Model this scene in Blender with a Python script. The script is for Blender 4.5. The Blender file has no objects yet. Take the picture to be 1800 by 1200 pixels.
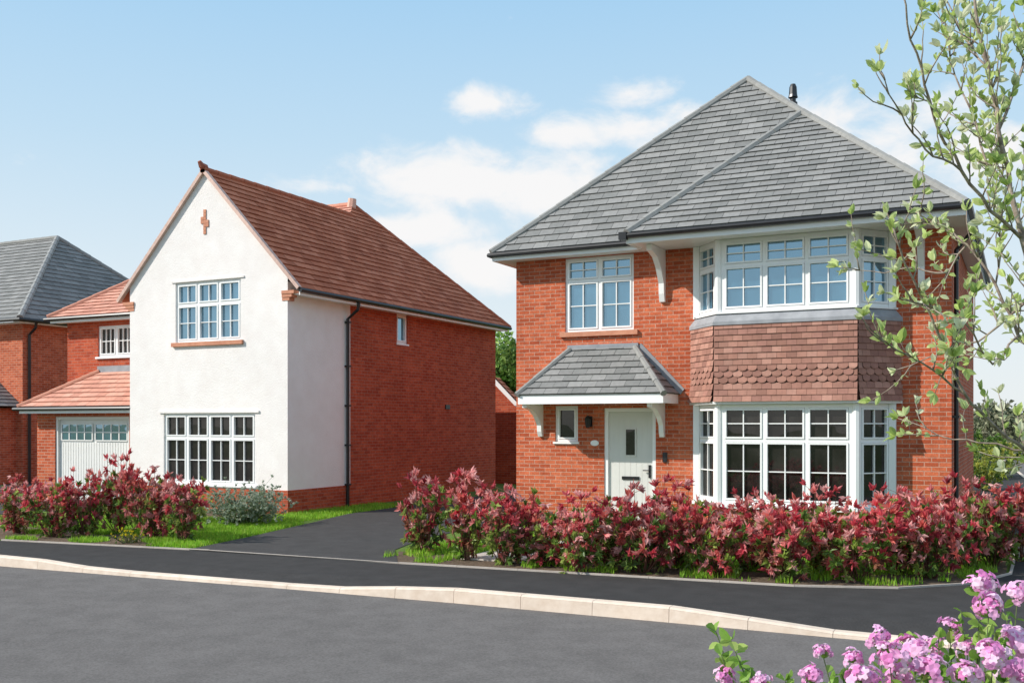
import bpy, math, random
from mathutils import Vector as V
scene = bpy.context.scene
COL = scene.collection
FPX, HY, H = 1780.0, 745.0, 1.9
YAW = math.atan(900 / 1780)
FW = V((-math.sin(YAW), math.cos(YAW), 0)); RT = V((math.cos(YAW), math.sin(YAW), 0))
Z = V((0, 0, 1))

def at(px, py, d):
    return V((0, 0, H)) + FW * d + RT * ((px - 900) / FPX * d) + Z * ((HY - py) / FPX * d)
def gp(px, py, z=0.0):
    return at(px, py, FPX * (H - z) / (py - HY))

# ------------------------------------------------------------------ materials
MATS = {}
def newmat(name):
    m = bpy.data.materials.new(name); m.use_nodes = True
    nt = m.node_tree
    b = nt.nodes['Principled BSDF']
    MATS[name] = m
    return m, nt, b
def mixc(nt, a, b, fac, mode='MIX'):
    m = nt.nodes.new('ShaderNodeMix'); m.data_type = 'RGBA'; m.blend_type = mode
    for idx, val in ((0, fac), (6, a), (7, b)):
        if hasattr(val, 'is_output'): nt.links.new(val, m.inputs[idx])
        elif idx == 0: m.inputs[0].default_value = val
        else: m.inputs[idx].default_value = (*val, 1) if len(val) == 3 else val
    return m.outputs[2]
def noise(nt, scale, detail=4, rough=.55, coord='Object'):
    tc = nt.nodes.new('ShaderNodeTexCoord')
    n = nt.nodes.new('ShaderNodeTexNoise'); n.inputs['Scale'].default_value = scale
    n.inputs['Detail'].default_value = detail; n.inputs['Roughness'].default_value = rough
    nt.links.new(tc.outputs[coord], n.inputs['Vector'])
    return n.outputs['Fac']
def ramp(nt, src, lo, hi, a=0., b=1.):
    m = nt.nodes.new('ShaderNodeMapRange'); nt.links.new(src, m.inputs[0])
    m.inputs[1].default_value = lo; m.inputs[2].default_value = hi
    m.inputs[3].default_value = a; m.inputs[4].default_value = b
    return m.outputs[0]
def scalec(nt, c, f):
    v = nt.nodes.new('ShaderNodeVectorMath'); v.operation = 'SCALE'
    nt.links.new(c, v.inputs[0]); nt.links.new(f, v.inputs['Scale']); return v.outputs[0]
def bump(nt, b, h, strength, dist=.01):
    n = nt.nodes.new('ShaderNodeBump'); n.inputs['Strength'].default_value = strength
    n.inputs['Distance'].default_value = dist
    nt.links.new(h, n.inputs['Height']); nt.links.new(n.outputs[0], b.inputs['Normal'])

def noisy(name, c1, c2, scale, rough=.8, bs=.3, bscale=None, bd=.01, spec=.3, big=(.85, 1.1)):
    m, nt, b = newmat(name)
    f = ramp(nt, noise(nt, scale), .3, .7)
    c = mixc(nt, c1, c2, f)
    c = scalec(nt, c, ramp(nt, noise(nt, scale * .05 + .25, 5), .3, .7, *big))
    nt.links.new(c, b.inputs['Base Color'])
    b.inputs['Roughness'].default_value = rough
    b.inputs['Specular IOR Level'].default_value = spec
    if bs: bump(nt, b, noise(nt, bscale or scale * 3), bs, bd)
    return m
def brickmat(name, c1, c2, mortar):
    m, nt, b = newmat(name)
    tc = nt.nodes.new('ShaderNodeTexCoord')
    bt = nt.nodes.new('ShaderNodeTexBrick')
    nt.links.new(tc.outputs['UV'], bt.inputs['Vector'])
    bt.inputs['Scale'].default_value = 1; bt.inputs['Brick Width'].default_value = .225
    bt.inputs['Row Height'].default_value = .075; bt.inputs['Mortar Size'].default_value = .0065
    bt.inputs['Mortar Smooth'].default_value = .15; bt.inputs['Bias'].default_value = -.1
    bt.inputs['Color1'].default_value = (*c1, 1); bt.inputs['Color2'].default_value = (*c2, 1)
    bt.inputs['Mortar'].default_value = (*mortar, 1)
    c = scalec(nt, bt.outputs['Color'], ramp(nt, noise(nt, .9, 5), .3, .7, .86, 1.1))
    c = scalec(nt, c, ramp(nt, noise(nt, 7, 4, .7), .3, .7, .84, 1.14))
    c = scalec(nt, c, ramp(nt, noise(nt, 40, 3), .3, .7, .82, 1.18))
    nt.links.new(c, b.inputs['Base Color'])
    b.inputs['Roughness'].default_value = .9; b.inputs['Specular IOR Level'].default_value = .15
    inv = nt.nodes.new('ShaderNodeMath'); inv.operation = 'SUBTRACT'; inv.inputs[0].default_value = 1
    nt.links.new(bt.outputs['Fac'], inv.inputs[1])
    bump(nt, b, inv.outputs[0], .7, .008)
    return m
def vcmat(name, rough=.8, spec=.3, var=.25, nscale=12, trans=0., bs=0., objvar=0.):
    m, nt, b = newmat(name)
    a = nt.nodes.new('ShaderNodeAttribute'); a.attribute_name = 'col'
    out = scalec(nt, a.outputs['Color'], ramp(nt, noise(nt, nscale, 4), .3, .7, 1 - var, 1 + var))
    if objvar:
        oi = nt.nodes.new('ShaderNodeObjectInfo')
        out = scalec(nt, out, ramp(nt, oi.outputs['Random'], 0, 1, 1 - objvar, 1 + objvar))
    nt.links.new(out, b.inputs['Base Color'])
    b.inputs['Roughness'].default_value = rough; b.inputs['Specular IOR Level'].default_value = spec
    if bs: bump(nt, b, noise(nt, 40), bs, .006)
    if trans:
        tr = nt.nodes.new('ShaderNodeBsdfTranslucent'); nt.links.new(out, tr.inputs['Color'])
        mx = nt.nodes.new('ShaderNodeMixShader'); mx.inputs[0].default_value = trans
        nt.links.new(b.outputs[0], mx.inputs[1]); nt.links.new(tr.outputs[0], mx.inputs[2])
        nt.links.new(mx.outputs[0], nt.nodes['Material Output'].inputs[0])
    return m
def glassmat(name, base, fac, tint=(1, 1, 1), spec=.5):
    m, nt, b = newmat(name)
    n = ramp(nt, noise(nt, 2.2, 3), .35, .65)
    c = mixc(nt, base, tuple(x * 2.2 + .006 for x in base), n)  # mottled pane colour imitates uneven reflections
    nt.links.new(c, b.inputs['Base Color']); b.inputs['Roughness'].default_value = .08
    b.inputs['Specular IOR Level'].default_value = spec
    g = nt.nodes.new('ShaderNodeBsdfGlossy'); g.inputs['Roughness'].default_value = .01
    g.inputs['Color'].default_value = (*tint, 1)
    mx = nt.nodes.new('ShaderNodeMixShader'); mx.inputs[0].default_value = fac
    nt.links.new(b.outputs[0], mx.inputs[1]); nt.links.new(g.outputs[0], mx.inputs[2])
    nt.links.new(mx.outputs[0], nt.nodes['Material Output'].inputs[0])
    bump(nt, g, noise(nt, 1.7, 1), .15, .02)
    return m

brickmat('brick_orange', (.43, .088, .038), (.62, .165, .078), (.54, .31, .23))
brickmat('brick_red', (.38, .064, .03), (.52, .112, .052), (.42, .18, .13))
noisy('render', (.84, .785, .755), (.89, .85, .825), 3, .95, .6, 45, .014, .1, (.94, 1.03))
noisy('white_upvc', (.86, .86, .85), (.89, .89, .88), 4, .35, 0, spec=.5, big=(.98, 1.02))
noisy('black_plastic', (.012, .012, .014), (.02, .02, .022), 6, .35, 0, spec=.5)
noisy('lead', (.25, .26, .28), (.35, .36, .38), 5, .6, .3, 12)
noisy('door_paint', (.66, .655, .62), (.69, .685, .65), 4, .4, 0, big=(.97, 1.03))
noisy('garage_paint', (.76, .75, .72), (.80, .79, .76), 4, .45, 0, big=(.97, 1.03))
noisy('asphalt_road', (.12, .111, .105), (.19, .177, .168), 55, .85, .7, 160, .008, spec=.1, big=(.88, 1.1))
noisy('asphalt_path', (.040, .038, .037), (.068, .065, .063), 70, .85, .6, 180, .006, spec=.1)
noisy('asphalt_drive', (.053, .051, .05), (.084, .08, .078), 60, .85, .6, 160, .006, spec=.1)
noisy('kerb_stone', (.66, .53, .42), (.76, .64, .53), 9, .85, .3, 60)
noisy('terracotta', (.55, .23, .14), (.64, .30, .19), 9, .8, .3, 30)
noisy('verge_mortar', (.62, .42, .35), (.70, .50, .43), 12, .85, .3, 30)
noisy('ground_far', (.05, .09, .025), (.09, .13, .04), .6, .95, 0)
noisy('lawn_base', (.07, .13, .015), (.13, .21, .03), 3.5, .95, .5, 40, .02)
noisy('mulch', (.09, .06, .036), (.20, .145, .10), 22, .95, .9, 50, .03)
noisy('paving', (.46, .40, .35), (.54, .48, .42), 8, .9, .3)
noisy('bark', (.15, .11, .095), (.44, .36, .30), 30, .9, .5, 60)
noisy('stem_green', (.10, .15, .05), (.15, .19, .08), 20, .7, 0)
noisy('stem_red', (.12, .05, .035), (.16, .08, .05), 20, .8, 0)
vcmat('tile', .8, .2, .10, 14, bs=.25)
vcmat('leaf', .42, .5, .12, 8, .45, objvar=.12)
vcmat('leaf_fresh', .5, .4, .10, 15, .5)
vcmat('petal', .6, .2, .08, 60, .4)
vcmat('blade', .6, .3, .2, 2, .35)
vcmat('foliage', .6, .3, .3, .8, .25)
glassmat('glass_sky', (.02, .05, .07), .42, (.46, .72, .90))  # blue of a reflected sky is put into base colour and tint
glassmat('glass_dark', (.010, .009, .008), .045, (.9, .85, .8), .2)

# ------------------------------------------------------------------ mesh builder
class MB:
    def __init__(s): s.v = []; s.f = []; s.c = []
    def poly(s, pts, c=None):
        b = len(s.v); s.v += [tuple(p) for p in pts]
        s.f.append(tuple(range(b, b + len(pts)))); s.c.append(c)
    def hexa(s, p, c=None):
        b = len(s.v); s.v += [tuple(q) for q in p]
        for f in ((3, 2, 1, 0), (4, 5, 6, 7), (0, 1, 5, 4), (1, 2, 6, 5), (2, 3, 7, 6), (3, 0, 4, 7)):
            s.f.append(tuple(b + i for i in f)); s.c.append(c)
    def box(s, x0, x1, y0, y1, z0, z1, c=None):
        s.hexa([(x0, y0, z0), (x1, y0, z0), (x1, y1, z0), (x0, y1, z0),
                (x0, y0, z1), (x1, y0, z1), (x1, y1, z1), (x0, y1, z1)], c)
    def obx(s, P, a0, a1, w0, w1, z0, z1, c=None):
        s.hexa([P(a0, w1, z0), P(a1, w1, z0), P(a1, w0, z0), P(a0, w0, z0),
                P(a0, w1, z1), P(a1, w1, z1), P(a1, w0, z1), P(a0, w0, z1)], c)
    def prism(s, pts, off, c=None):
        off = V(off); pts = [V(p) for p in pts]
        q = [p + off for p in pts]
        s.poly(pts, c); s.poly(q[::-1], c)
        for i in range(len(pts)):
            j = (i + 1) % len(pts)
            s.poly([pts[i], q[i], q[j], pts[j]], c)
    def tube(s, pts, rad, n=6, c=None, cap=True):
        pts = [V(p) for p in pts]
        if not isinstance(rad, (list, tuple)): rad = [rad] * len(pts)
        t0 = (pts[1] - pts[0]).normalized()
        ref = V((0, 0, 1)) if abs(t0.z) < .9 else V((1, 0, 0))
        x = t0.cross(ref).normalized(); b = len(s.v)
        for i, p in enumerate(pts):
            if i == 0: t = t0
            elif i == len(pts) - 1: t = (pts[i] - pts[i - 1]).normalized()
            else: t = (pts[i + 1] - pts[i - 1]).normalized()
            x = (x - t * x.dot(t)).normalized(); y = t.cross(x)
            for k in range(n):
                a = 2 * math.pi * k / n
                s.v.append(tuple(p + (x * math.cos(a) + y * math.sin(a)) * rad[i]))
        for i in range(len(pts) - 1):
            for k in range(n):
                k2 = (k + 1) % n
                s.f.append((b + i * n + k, b + i * n + k2, b + (i + 1) * n + k2, b + (i + 1) * n + k)); s.c.append(c)
        if cap:
            s.f.append(tuple(b + k for k in range(n))[::-1]); s.c.append(c)
            s.f.append(tuple(b + (len(pts) - 1) * n + k for k in range(n))); s.c.append(c)
    def build(s, name, mat, parent=None, uv=True, smooth=False):
        org = V((0, 0, 0))
        if parent is not None:
            r = parent
            while r.parent: r = r.parent
            org = r.location.copy()
        me = bpy.data.meshes.new(name)
        me.from_pydata([(p[0] - org.x, p[1] - org.y, p[2] - org.z) for p in s.v], [], s.f)
        me.materials.append(MATS[mat])
        if uv:
            ul = me.uv_layers.new(name='UVMap'); data = []
            for f in s.f:
                p0 = V(s.v[f[0]])
                n = V((0, 0, 0))
                for i in range(len(f)):
                    a = V(s.v[f[i]]) - p0; b = V(s.v[f[(i + 1) % len(f)]]) - p0
                    n += a.cross(b)
                n = n.normalized() if n.length > 1e-12 else Z.copy()
                t = Z.cross(n)
                t = t.normalized() if t.length > .05 else V((1, 0, 0))
                bb = n.cross(t)
                for i in f:
                    p = V(s.v[i]); data += [p.dot(t), p.dot(bb)]
            ul.data.foreach_set('uv', data)
        if any(c is not None for c in s.c):
            ca = me.color_attributes.new('col', 'FLOAT_COLOR', 'CORNER'); data = []
            for f, c in zip(s.f, s.c):
                c = c or (.5, .5, .5)
                data += [c[0], c[1], c[2], 1.0] * len(f)
            ca.data.foreach_set('color', data)
        if smooth: me.polygons.foreach_set('use_smooth', [True] * len(me.polygons))
        o = bpy.data.objects.new(name, me); COL.objects.link(o)
        if parent is not None: o.parent = parent
        return o

def thing(name, label, cat, loc=(0, 0, 0), group=None):
    o = bpy.data.objects.new(name, None); COL.objects.link(o); o.location = loc
    o.empty_display_size = .3
    o['label'] = label; o['category'] = cat
    if group: o['group'] = group
    return o
def struct(name, mb, mat, label, cat, **kw):
    o = mb.build(name, mat, **kw); o['kind'] = 'structure'; o['label'] = label; o['category'] = cat
    return o

def clip(poly, ax, val, keep_gt):
    out = []
    for i in range(len(poly)):
        a, b = poly[i], poly[(i + 1) % len(poly)]
        da = (a[ax] - val) * (1 if keep_gt else -1); db = (b[ax] - val) * (1 if keep_gt else -1)
        if da >= 0: out.append(a)
        if (da > 0 and db < 0) or (da < 0 and db > 0):
            t = da / (da - db); out.append((a[0] + (b[0] - a[0]) * t, a[1] + (b[1] - a[1]) * t))
    return out
def rectclip(poly, s0, s1, v0, v1):
    for ax, val, g in ((0, s0, True), (0, s1, False), (1, v0, True), (1, v1, False)):
        poly = clip(poly, ax, val, g)
        if len(poly) < 3: return []
    return poly
def area(p): return abs(sum(p[i][0] * p[(i + 1) % len(p)][1] - p[(i + 1) % len(p)][0] * p[i][1] for i in range(len(p)))) / 2

GREY = [(.215, .215, .208), (.232, .23, .223), (.248, .246, .237), (.202, .203, .196), (.265, .262, .253)]
REDT = [(.45, .14, .07), (.50, .165, .085), (.41, .125, .062), (.54, .19, .105)]
REDT_LIT = [(.60, .29, .21), (.64, .33, .245), (.55, .26, .19)]  # paler copy of the red tiles, with sunlight put into the colour
def tiles(mb, pts, tw=.30, ex=.2, cols=GREY, seed=1, thick=.03):
    rr = random.Random(seed)
    pts = [V(p) for p in pts]
    n = V((0, 0, 0))
    for i in range(1, len(pts) - 1): n += (pts[i] - pts[0]).cross(pts[i + 1] - pts[0])
    n.normalize()
    if n.z < 0: n = -n
    t = Z.cross(n).normalized(); b = n.cross(t)
    p0 = min(pts, key=lambda p: p.z)
    q = [((p - p0).dot(t), (p - p0).dot(b)) for p in pts]
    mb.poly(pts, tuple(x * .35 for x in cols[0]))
    smin = min(a[0] for a in q)
    vmax = max(a[1] for a in q)
    k = 0
    while k * ex < vmax:
        v0, v1 = k * ex, (k + 1) * ex
        strip = clip(clip(q, 1, v0, True), 1, v1, False)
        if len(strip) >= 3:
            a0 = min(a[0] for a in strip); a1 = max(a[0] for a in strip)
            off = (k % 2) * tw * .5 + (math.floor((a0 - smin) / tw) - 1) * tw + smin
            s0 = off
            while s0 < a1:
                c = rectclip(strip, s0 + .003, s0 + tw - .003, v0, v1)
                if len(c) >= 3 and area(c) > 2e-4:
                    th = thick + rr.uniform(-.003, .004)
                    colr = rr.choice(cols); g = rr.uniform(.94, 1.06); colr = tuple(x * g for x in colr)
                    def p3(p, f=1): return p0 + t * p[0] + b * p[1] + n * (f * (th + (.006 - th) * (p[1] - v0) / ex))
                    mb.poly([p3(p) for p in c], colr)
                    for i in range(len(c)):
                        A, B = c[i], c[(i + 1) % len(c)]
                        if abs(A[1] - v0) < 1e-5 and abs(B[1] - v0) < 1e-5:
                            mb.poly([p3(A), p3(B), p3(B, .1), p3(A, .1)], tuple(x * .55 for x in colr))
                s0 += tw
        k += 1
def ridge(parent, a, b, r, c, seg=.42):
    mb = MB(); a, b = V(a), V(b); L = (b - a).length; n = max(1, round(L / seg)); d = (b - a) / n
    for i in range(n):
        g = .94 + .12 * ((i * 7919) % 10) / 10
        mb.tube([a + d * i, a + d * (i + 1.04)], [r * 1.06, r * .93], 8, tuple(x * g for x in c))
    mb.build('ridge_tiles', 'tile', parent)

def wall(mb, P, poly, holes=(), depth=.1):
    A = sorted(set([min(p[0] for p in poly), max(p[0] for p in poly)] + [h[i] for h in holes for i in (0, 1)]))
    B = sorted(set([min(p[1] for p in poly), max(p[1] for p in poly)] + [h[i] for h in holes for i in (2, 3)]))
    for i in range(len(A) - 1):
        for j in range(len(B) - 1):
            ca, cb = (A[i] + A[i + 1]) / 2, (B[j] + B[j + 1]) / 2
            if any(h[0] < ca < h[1] and h[2] < cb < h[3] for h in holes): continue
            c = rectclip(list(poly), A[i], A[i + 1], B[j], B[j + 1])
            if len(c) >= 3 and area(c) > 1e-5: mb.poly([P(p[0], 0, p[1]) for p in c])
    for a0, a1, z0, z1 in holes:
        for e in (((a0, z0), (a0, z1)), ((a1, z1), (a1, z0)), ((a0, z1), (a1, z1)), ((a1, z0), (a0, z0))):
            (p, q), (r, s) = e
            mb.poly([P(p, 0, q), P(r, 0, s), P(r, -depth, s), P(p, -depth, q)])
def front(Y): return lambda a, w, z: V((a, Y - w, z))
def right(X): return lambda a, w, z: V((X + w, a, z))
def left(X): return lambda a, w, z: V((X - w, a, z))
def back(Y): return lambda a, w, z: V((a, Y + w, z))
def facet(p0, p1):
    p0, p1 = V((*p0, 0)), V((*p1, 0)); u = (p1 - p0).normalized(); n = V((u.y, -u.x, 0))
    return (lambda a, w, z: p0 + u * a + n * w + Z * z), (p1 - p0).length

def window(root, P, a0, a1, z0, z1, n, zt=None, top=(2, 2), bot=(2, 2), glass='glass_sky', w0=-.035, sill=None, sillmat='white_upvc', fr=.05):
    mb = MB(); wb = w0 - .06
    mb.obx(P, a0, a1, wb, w0, z0, z0 + fr); mb.obx(P, a0, a1, wb, w0, z1 - fr, z1)
    mb.obx(P, a0, a0 + fr, wb, w0, z0 + fr, z1 - fr); mb.obx(P, a1 - fr, a1, wb, w0, z0 + fr, z1 - fr)
    m = .055; W = (a1 - a0 - 2 * fr - (n - 1) * m) / n
    for i in range(n):
        l = a0 + fr + i * (W + m); r = l + W
        if i < n - 1: mb.obx(P, r, r + m, wb, w0, z0 + fr, z1 - fr)
        cells = [(z0 + fr, z1 - fr, bot)]
        if zt:
            mb.obx(P, l, r, wb, w0 - .001, zt - m / 2, zt + m / 2)
            cells = [(z0 + fr, zt - m / 2, bot), (zt + m / 2, z1 - fr, top)]
        for c0, c1, (nc, nr) in cells:
            s = .034; wf = w0 + .014
            mb.obx(P, l + .004, r - .004, wb + .002, wf, c0 + .004, c0 + s); mb.obx(P, l + .004, r - .004, wb + .002, wf, c1 - s, c1 - .004)
            mb.obx(P, l + .004, l + s, wb + .002, wf, c0 + s, c1 - s); mb.obx(P, r - s, r - .004, wb + .002, wf, c0 + s, c1 - s)
            gw = .009
            for k in range(1, nc):
                a = l + s + (W - 2 * s) * k / nc; mb.obx(P, a - gw, a + gw, w0 - .04, w0 - .004, c0 + s, c1 - s)
            for k in range(1, nr):
                zz = c0 + s + (c1 - c0 - 2 * s) * k / nr; mb.obx(P, l + s, r - s, w0 - .041, w0 - .006, zz - gw, zz + gw)
    o = mb.build('window', 'white_upvc', root)
    g = MB(); g.poly([P(a0 + .01, w0 - .045, z0 + .01), P(a1 - .01, w0 - .045, z0 + .01), P(a1 - .01, w0 - .045, z1 - .01), P(a0 + .01, w0 - .045, z1 - .01)])
    g.build('pane', glass, o)
    if sill:
        s_ = MB(); s_.obx(P, a0 - sill[0], a1 + sill[0], -.05, sill[1], z0 - sill[2], z0 - .002)
        s_.build('sill', sillmat, o)
    return o
def bracket(root, P, a, ztop, dep, ht, th=.09):
    prof = [(0, 0), (0, -ht), (.06, -ht), (.10, -ht * .85), (.11, -ht * .65), (dep * .35, -ht * .38), (dep * .6, -ht * .2), (dep * .85, -ht * .14), (dep, -ht * .12), (dep, 0)]
    mb = MB(); mb.prism([P(a, w, ztop + z) for w, z in prof], P(a + th, 0, 0) - P(a, 0, 0))
    mb.build('bracket', 'white_upvc', root)

# ================================================================== RIGHT HOUSE
YF = 17.89
rh = thing('brick_house', 'orange brick detached house with grey hipped roof, two-storey bay window and canopied front door', 'house', (-5, 22, 0))
w = MB(); P = front(YF); X0, X1, YB, ZT = -8.95, -1.05, 25.9, 5.10
HO = [(-7.9, -6.5, 3.66, 5.08), (-8.11, -7.63, 1.56, 2.25), (-7.09, -6.07, .08, 2.2)]
wall(w, P, [(X0, -.1), (X1, -.1), (X1, ZT), (X0, ZT)], HO, .12)
wall(w, right(X1), [(YF, -.1), (YB, -.1), (YB, ZT), (YF, ZT)])
wall(w, left(X0), [(YF, -.1), (YB, -.1), (YB, ZT), (YF, ZT)])
wall(w, back(YB), [(X0, -.1), (X1, -.1), (X1, ZT), (X0, ZT)])
BL, BFL, BFR, BR = (-5.285, YF), (-4.74, 17.3), (-2.45, 17.3), (-1.94, YF)
w.build('wall', 'brick_orange', rh)
bw = MB()
for a, b in ((BL, BFL), (BFL, BFR), (BFR, BR)):
    PP, L = facet(a, b); wall(bw, PP, [(0, -.1), (L, -.1), (L, .46), (0, .46)])
bw.build('bay_wall', 'brick_orange', rh)
window(rh, P, *HO[0], 2, 4.64, (2, 2), (2, 2), 'glass_sky', sill=(.09, .06, .09), sillmat='terracotta')
window(rh, P, *HO[1], 1, None, bot=(1, 1), glass='glass_dark', sill=(.03, .04, .04))
for (z0, z1, zt, gl) in ((.52, 2.24, 1.62, 'glass_dark'), (3.82, 5.09, 4.63, 'glass_sky')):
    for i, (a, b) in enumerate(((BL, BFL), (BFL, BFR), (BFR, BR))):
        PP, L = facet(a, b)
        window(rh, PP, .045, L - .045, z0, z1, (1, 3, 1)[i], zt, (2, 2), (2, 2), gl, w0=0.0, fr=.07)
    for c in (BFL, BFR):
        pm = MB(); pm.tube([(c[0], c[1] + .03, z0), (c[0], c[1] + .03, z1)], .07, 8); pm.build('corner_post', 'white_upvc', rh)
    pm = MB(); pm.box(BL[0] - .05, BL[0] + .06, YF - .09, YF + .01, z0, z1); pm.build('corner_post', 'white_upvc', rh)
    pm = MB(); pm.box(BR[0] - .06, BR[0] + .05, YF - .09, YF + .01, z0, z1); pm.build('corner_post', 'white_upvc', rh)
def ringpoly(o):
    return [(BL[0] - o * 1.1, YF), (BFL[0] - o * .4, BFL[1] - o), (BFR[0] + o * .4, BFR[1] - o), (BR[0] + o * 1.1, YF)]
sm = MB()
sm.prism([V((*p, .46)) for p in ringpoly(.09)], (0, 0, .055)); sm.build('bay_sill', 'white_upvc', rh)
sm = MB(); sm.prism([V((*p, 2.243)) for p in ringpoly(.13)], (0, 0, .045)); sm.build('bay_head', 'white_upvc', rh)
th = MB(); rr = random.Random(4)
HC = [(.34, .17, .128), (.38, .195, .148), (.30, .15, .115), (.41, .22, .17), (.32, .16, .125)]
rp = ringpoly(.10)
for a, b in ((rp[0], rp[1]), (rp[1], rp[2]), (rp[2], rp[3])):
    PP, L = facet(a, b)
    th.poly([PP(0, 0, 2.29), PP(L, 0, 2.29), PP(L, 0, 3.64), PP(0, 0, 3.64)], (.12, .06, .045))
    ex, tw = .104, .165; nrow = 13
    for k in range(nrow):
        zb = 2.285 + k * ex; fl = .05 * max(0, 1 - (zb - 2.285) / .4) ** 2
        s0 = -tw * .5 * (k % 2)
        while s0 < L:
            l, r = max(0, s0 + .002), min(L, s0 + tw - .002)
            if r - l > .02:
                g = rr.uniform(.85, 1.15); c = tuple(x * g for x in rr.choice(HC))
                j = rr.uniform(0, .003); wb_, wt_ = .026 + fl + j, .010 + fl * .6
                if 3 <= k <= 5 and r - l > tw * .8:
                    prof = [(l, ex * .45), (l + (r - l) * .06, .026), (l + (r - l) * .24, .005), (l + (r - l) * .5, -.003), (l + (r - l) * .76, .005), (l + (r - l) * .94, .026), (r, ex * .45)]
                    low = [PP(p[0], wb_ + .004, zb + p[1]) for p in prof]
                    th.poly(low + [PP(r, wt_, zb + ex + .02), PP(l, wt_, zb + ex + .02)], c)
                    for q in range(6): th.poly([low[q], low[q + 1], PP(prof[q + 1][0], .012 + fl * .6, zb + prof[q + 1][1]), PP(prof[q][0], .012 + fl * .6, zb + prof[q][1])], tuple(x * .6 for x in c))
                else:
                    th.poly([PP(l, wb_, zb), PP(r, wb_, zb), PP(r, wt_, zb + ex), PP(l, wt_, zb + ex)], c)
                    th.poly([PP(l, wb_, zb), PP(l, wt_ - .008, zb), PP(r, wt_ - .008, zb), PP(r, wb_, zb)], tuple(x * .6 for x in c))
            s0 += tw
th.build('tile_hanging', 'tile', rh)
ap = MB(); ro, ri = ringpoly(.135), ringpoly(.03)
for i in range(3):
    ap.poly([V((*ro[i], 3.60)), V((*ro[i + 1], 3.60)), V((*ro[i + 1], 3.66)), V((*ro[i], 3.66))])
    ap.poly([V((*ro[i], 3.66)), V((*ro[i + 1], 3.66)), V((*ri[i + 1], 3.80)), V((*ri[i], 3.80))])
ap.prism([V((*p, 3.775)) for p in ringpoly(.028)], (0, 0, .02))
ap.build('lead_flashing', 'lead', rh)
sb = MB(); sb.prism([V((*p, 3.80)) for p in ringpoly(.07)], (0, 0, .03)); sb.build('bay_sill', 'white_upvc', rh)
EX0, EX1, EY, EYB, EZ = -9.3, -.78, 17.5, 26.3, 5.24
AP = (-5.1, 20.9, 9.02); APB = (-5.1, EYB - 3.4, 9.02); FA = (-3.8, 19.88, 7.88); FY = 16.74; FX = -6.21
rf = MB()
tiles(rf, [(EX0, EY, EZ), (FX, EY, EZ), FA, AP], seed=11)
tiles(rf, [(FX, FY, EZ), (EX1, FY, EZ), FA], seed=12)
rf.poly([(FX, FY, EZ), FA, (FX, EY, EZ)], (.1, .11, .12))
tiles(rf, [(EX1, FY, EZ), (EX1, EYB, EZ), APB, AP, FA], seed=13)
rf.poly([(EX0, EY, EZ), AP, APB, (EX0, EYB, EZ)], GREY[0]); rf.poly([(EX0, EYB, EZ), APB, (EX1, EYB, EZ)], GREY[0])
roof = rf.build('roof', 'tile', rh)
RC = (.27, .268, .255)
for a, b in (((EX0, EY, EZ), AP), (AP, FA), (FA, (EX1, FY, EZ)), ((FX, FY, EZ), FA), (AP, APB), (APB, (EX1, EYB, EZ))):
    ridge(roof, a, b, .08, RC)
fl = MB(); fl.tube([(-4.3, 21.5, 8.1), (-4.3, 21.5, 8.72)], .06, 10); fl.tube([(-4.3, 21.5, 8.70), (-4.3, 21.5, 8.76), (-4.3, 21.5, 8.92), (-4.3, 21.5, 8.98)], [.10, .085, .075, .05], 10)
fl.tube([(-4.3, 21.5, 8.55), (-4.3, 21.5, 8.6)], .09, 10); fl.build('flue', 'black_plastic', roof)
so = MB()
so.poly([(EX0 + .03, EY + .03, 5.095), (FX, EY + .03, 5.095), (FX, YF, 5.095), (EX0 + .03, YF, 5.095)])
so.poly([(FX, FY + .03, 5.095), (EX1 - .03, FY + .03, 5.095), (EX1 - .03, YF, 5.095), (FX, YF, 5.095)])
so.poly([(X1, YF, 5.095), (EX1 - .03, YF, 5.095), (EX1 - .03, EYB - .03, 5.095), (X1, EYB - .03, 5.095)])
so.poly([(EX0 + .03, YF, 5.095), (X0, YF, 5.095), (X0, EYB, 5.095), (EX0 + .03, EYB, 5.095)])
so.box(EX0 + .01, FX, EY + .01, EY + .03, 5.08, 5.22); so.box(FX - .02, EX1 - .01, FY + .01, FY + .03, 5.06, 5.22)
so.box(FX - .02, FX, FY + .03, EY + .01, 5.06, 5.22); so.box(EX1 - .03, EX1 - .01, FY + .03, EYB, 5.08, 5.22)
so.box(EX0 + .01, EX0 + .03, EY + .03, EYB, 5.08, 5.22)
so.build('fascia', 'white_upvc', rh)
gz = 5.19
gu = MB(); gu.tube([(EX0 - .03, EYB, gz), (EX0 - .03, EY - .05, gz), (FX - .03, EY - .05, gz)], .045, 8); gu.build('gutter', 'black_plastic', rh)
gu = MB(); gu.tube([(FX - .1, FY - .05, gz), (EX1 + .05, FY - .05, gz)], .045, 8)
gu.box(FX - .12, FX + .02, FY - .1, FY, gz - .07, gz + .06); gu.build('gutter', 'black_plastic', rh)
gu = MB(); gu.tube([(EX1 + .05, FY - .08, gz), (EX1 + .05, EYB, gz)], .045, 8); gu.build('gutter', 'black_plastic', rh)
dp = MB(); dp.tube([(EX1 + .04, 18.1, gz), (EX1 + .0, 18.1, 5.0), (X1 + .06, 18.1, 4.75), (X1 + .06, 18.1, 0)], .036, 8)
for zz in (.6, 2.0, 3.4, 4.6): dp.box(X1, X1 + .11, 18.05, 18.15, zz, zz + .04)
dp.build('downpipe', 'black_plastic', rh)
bracket(rh, P, -5.98, 5.09, .78, .95, .1); bracket(rh, P, -1.55, 5.09, .78, .95, .1)
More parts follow.
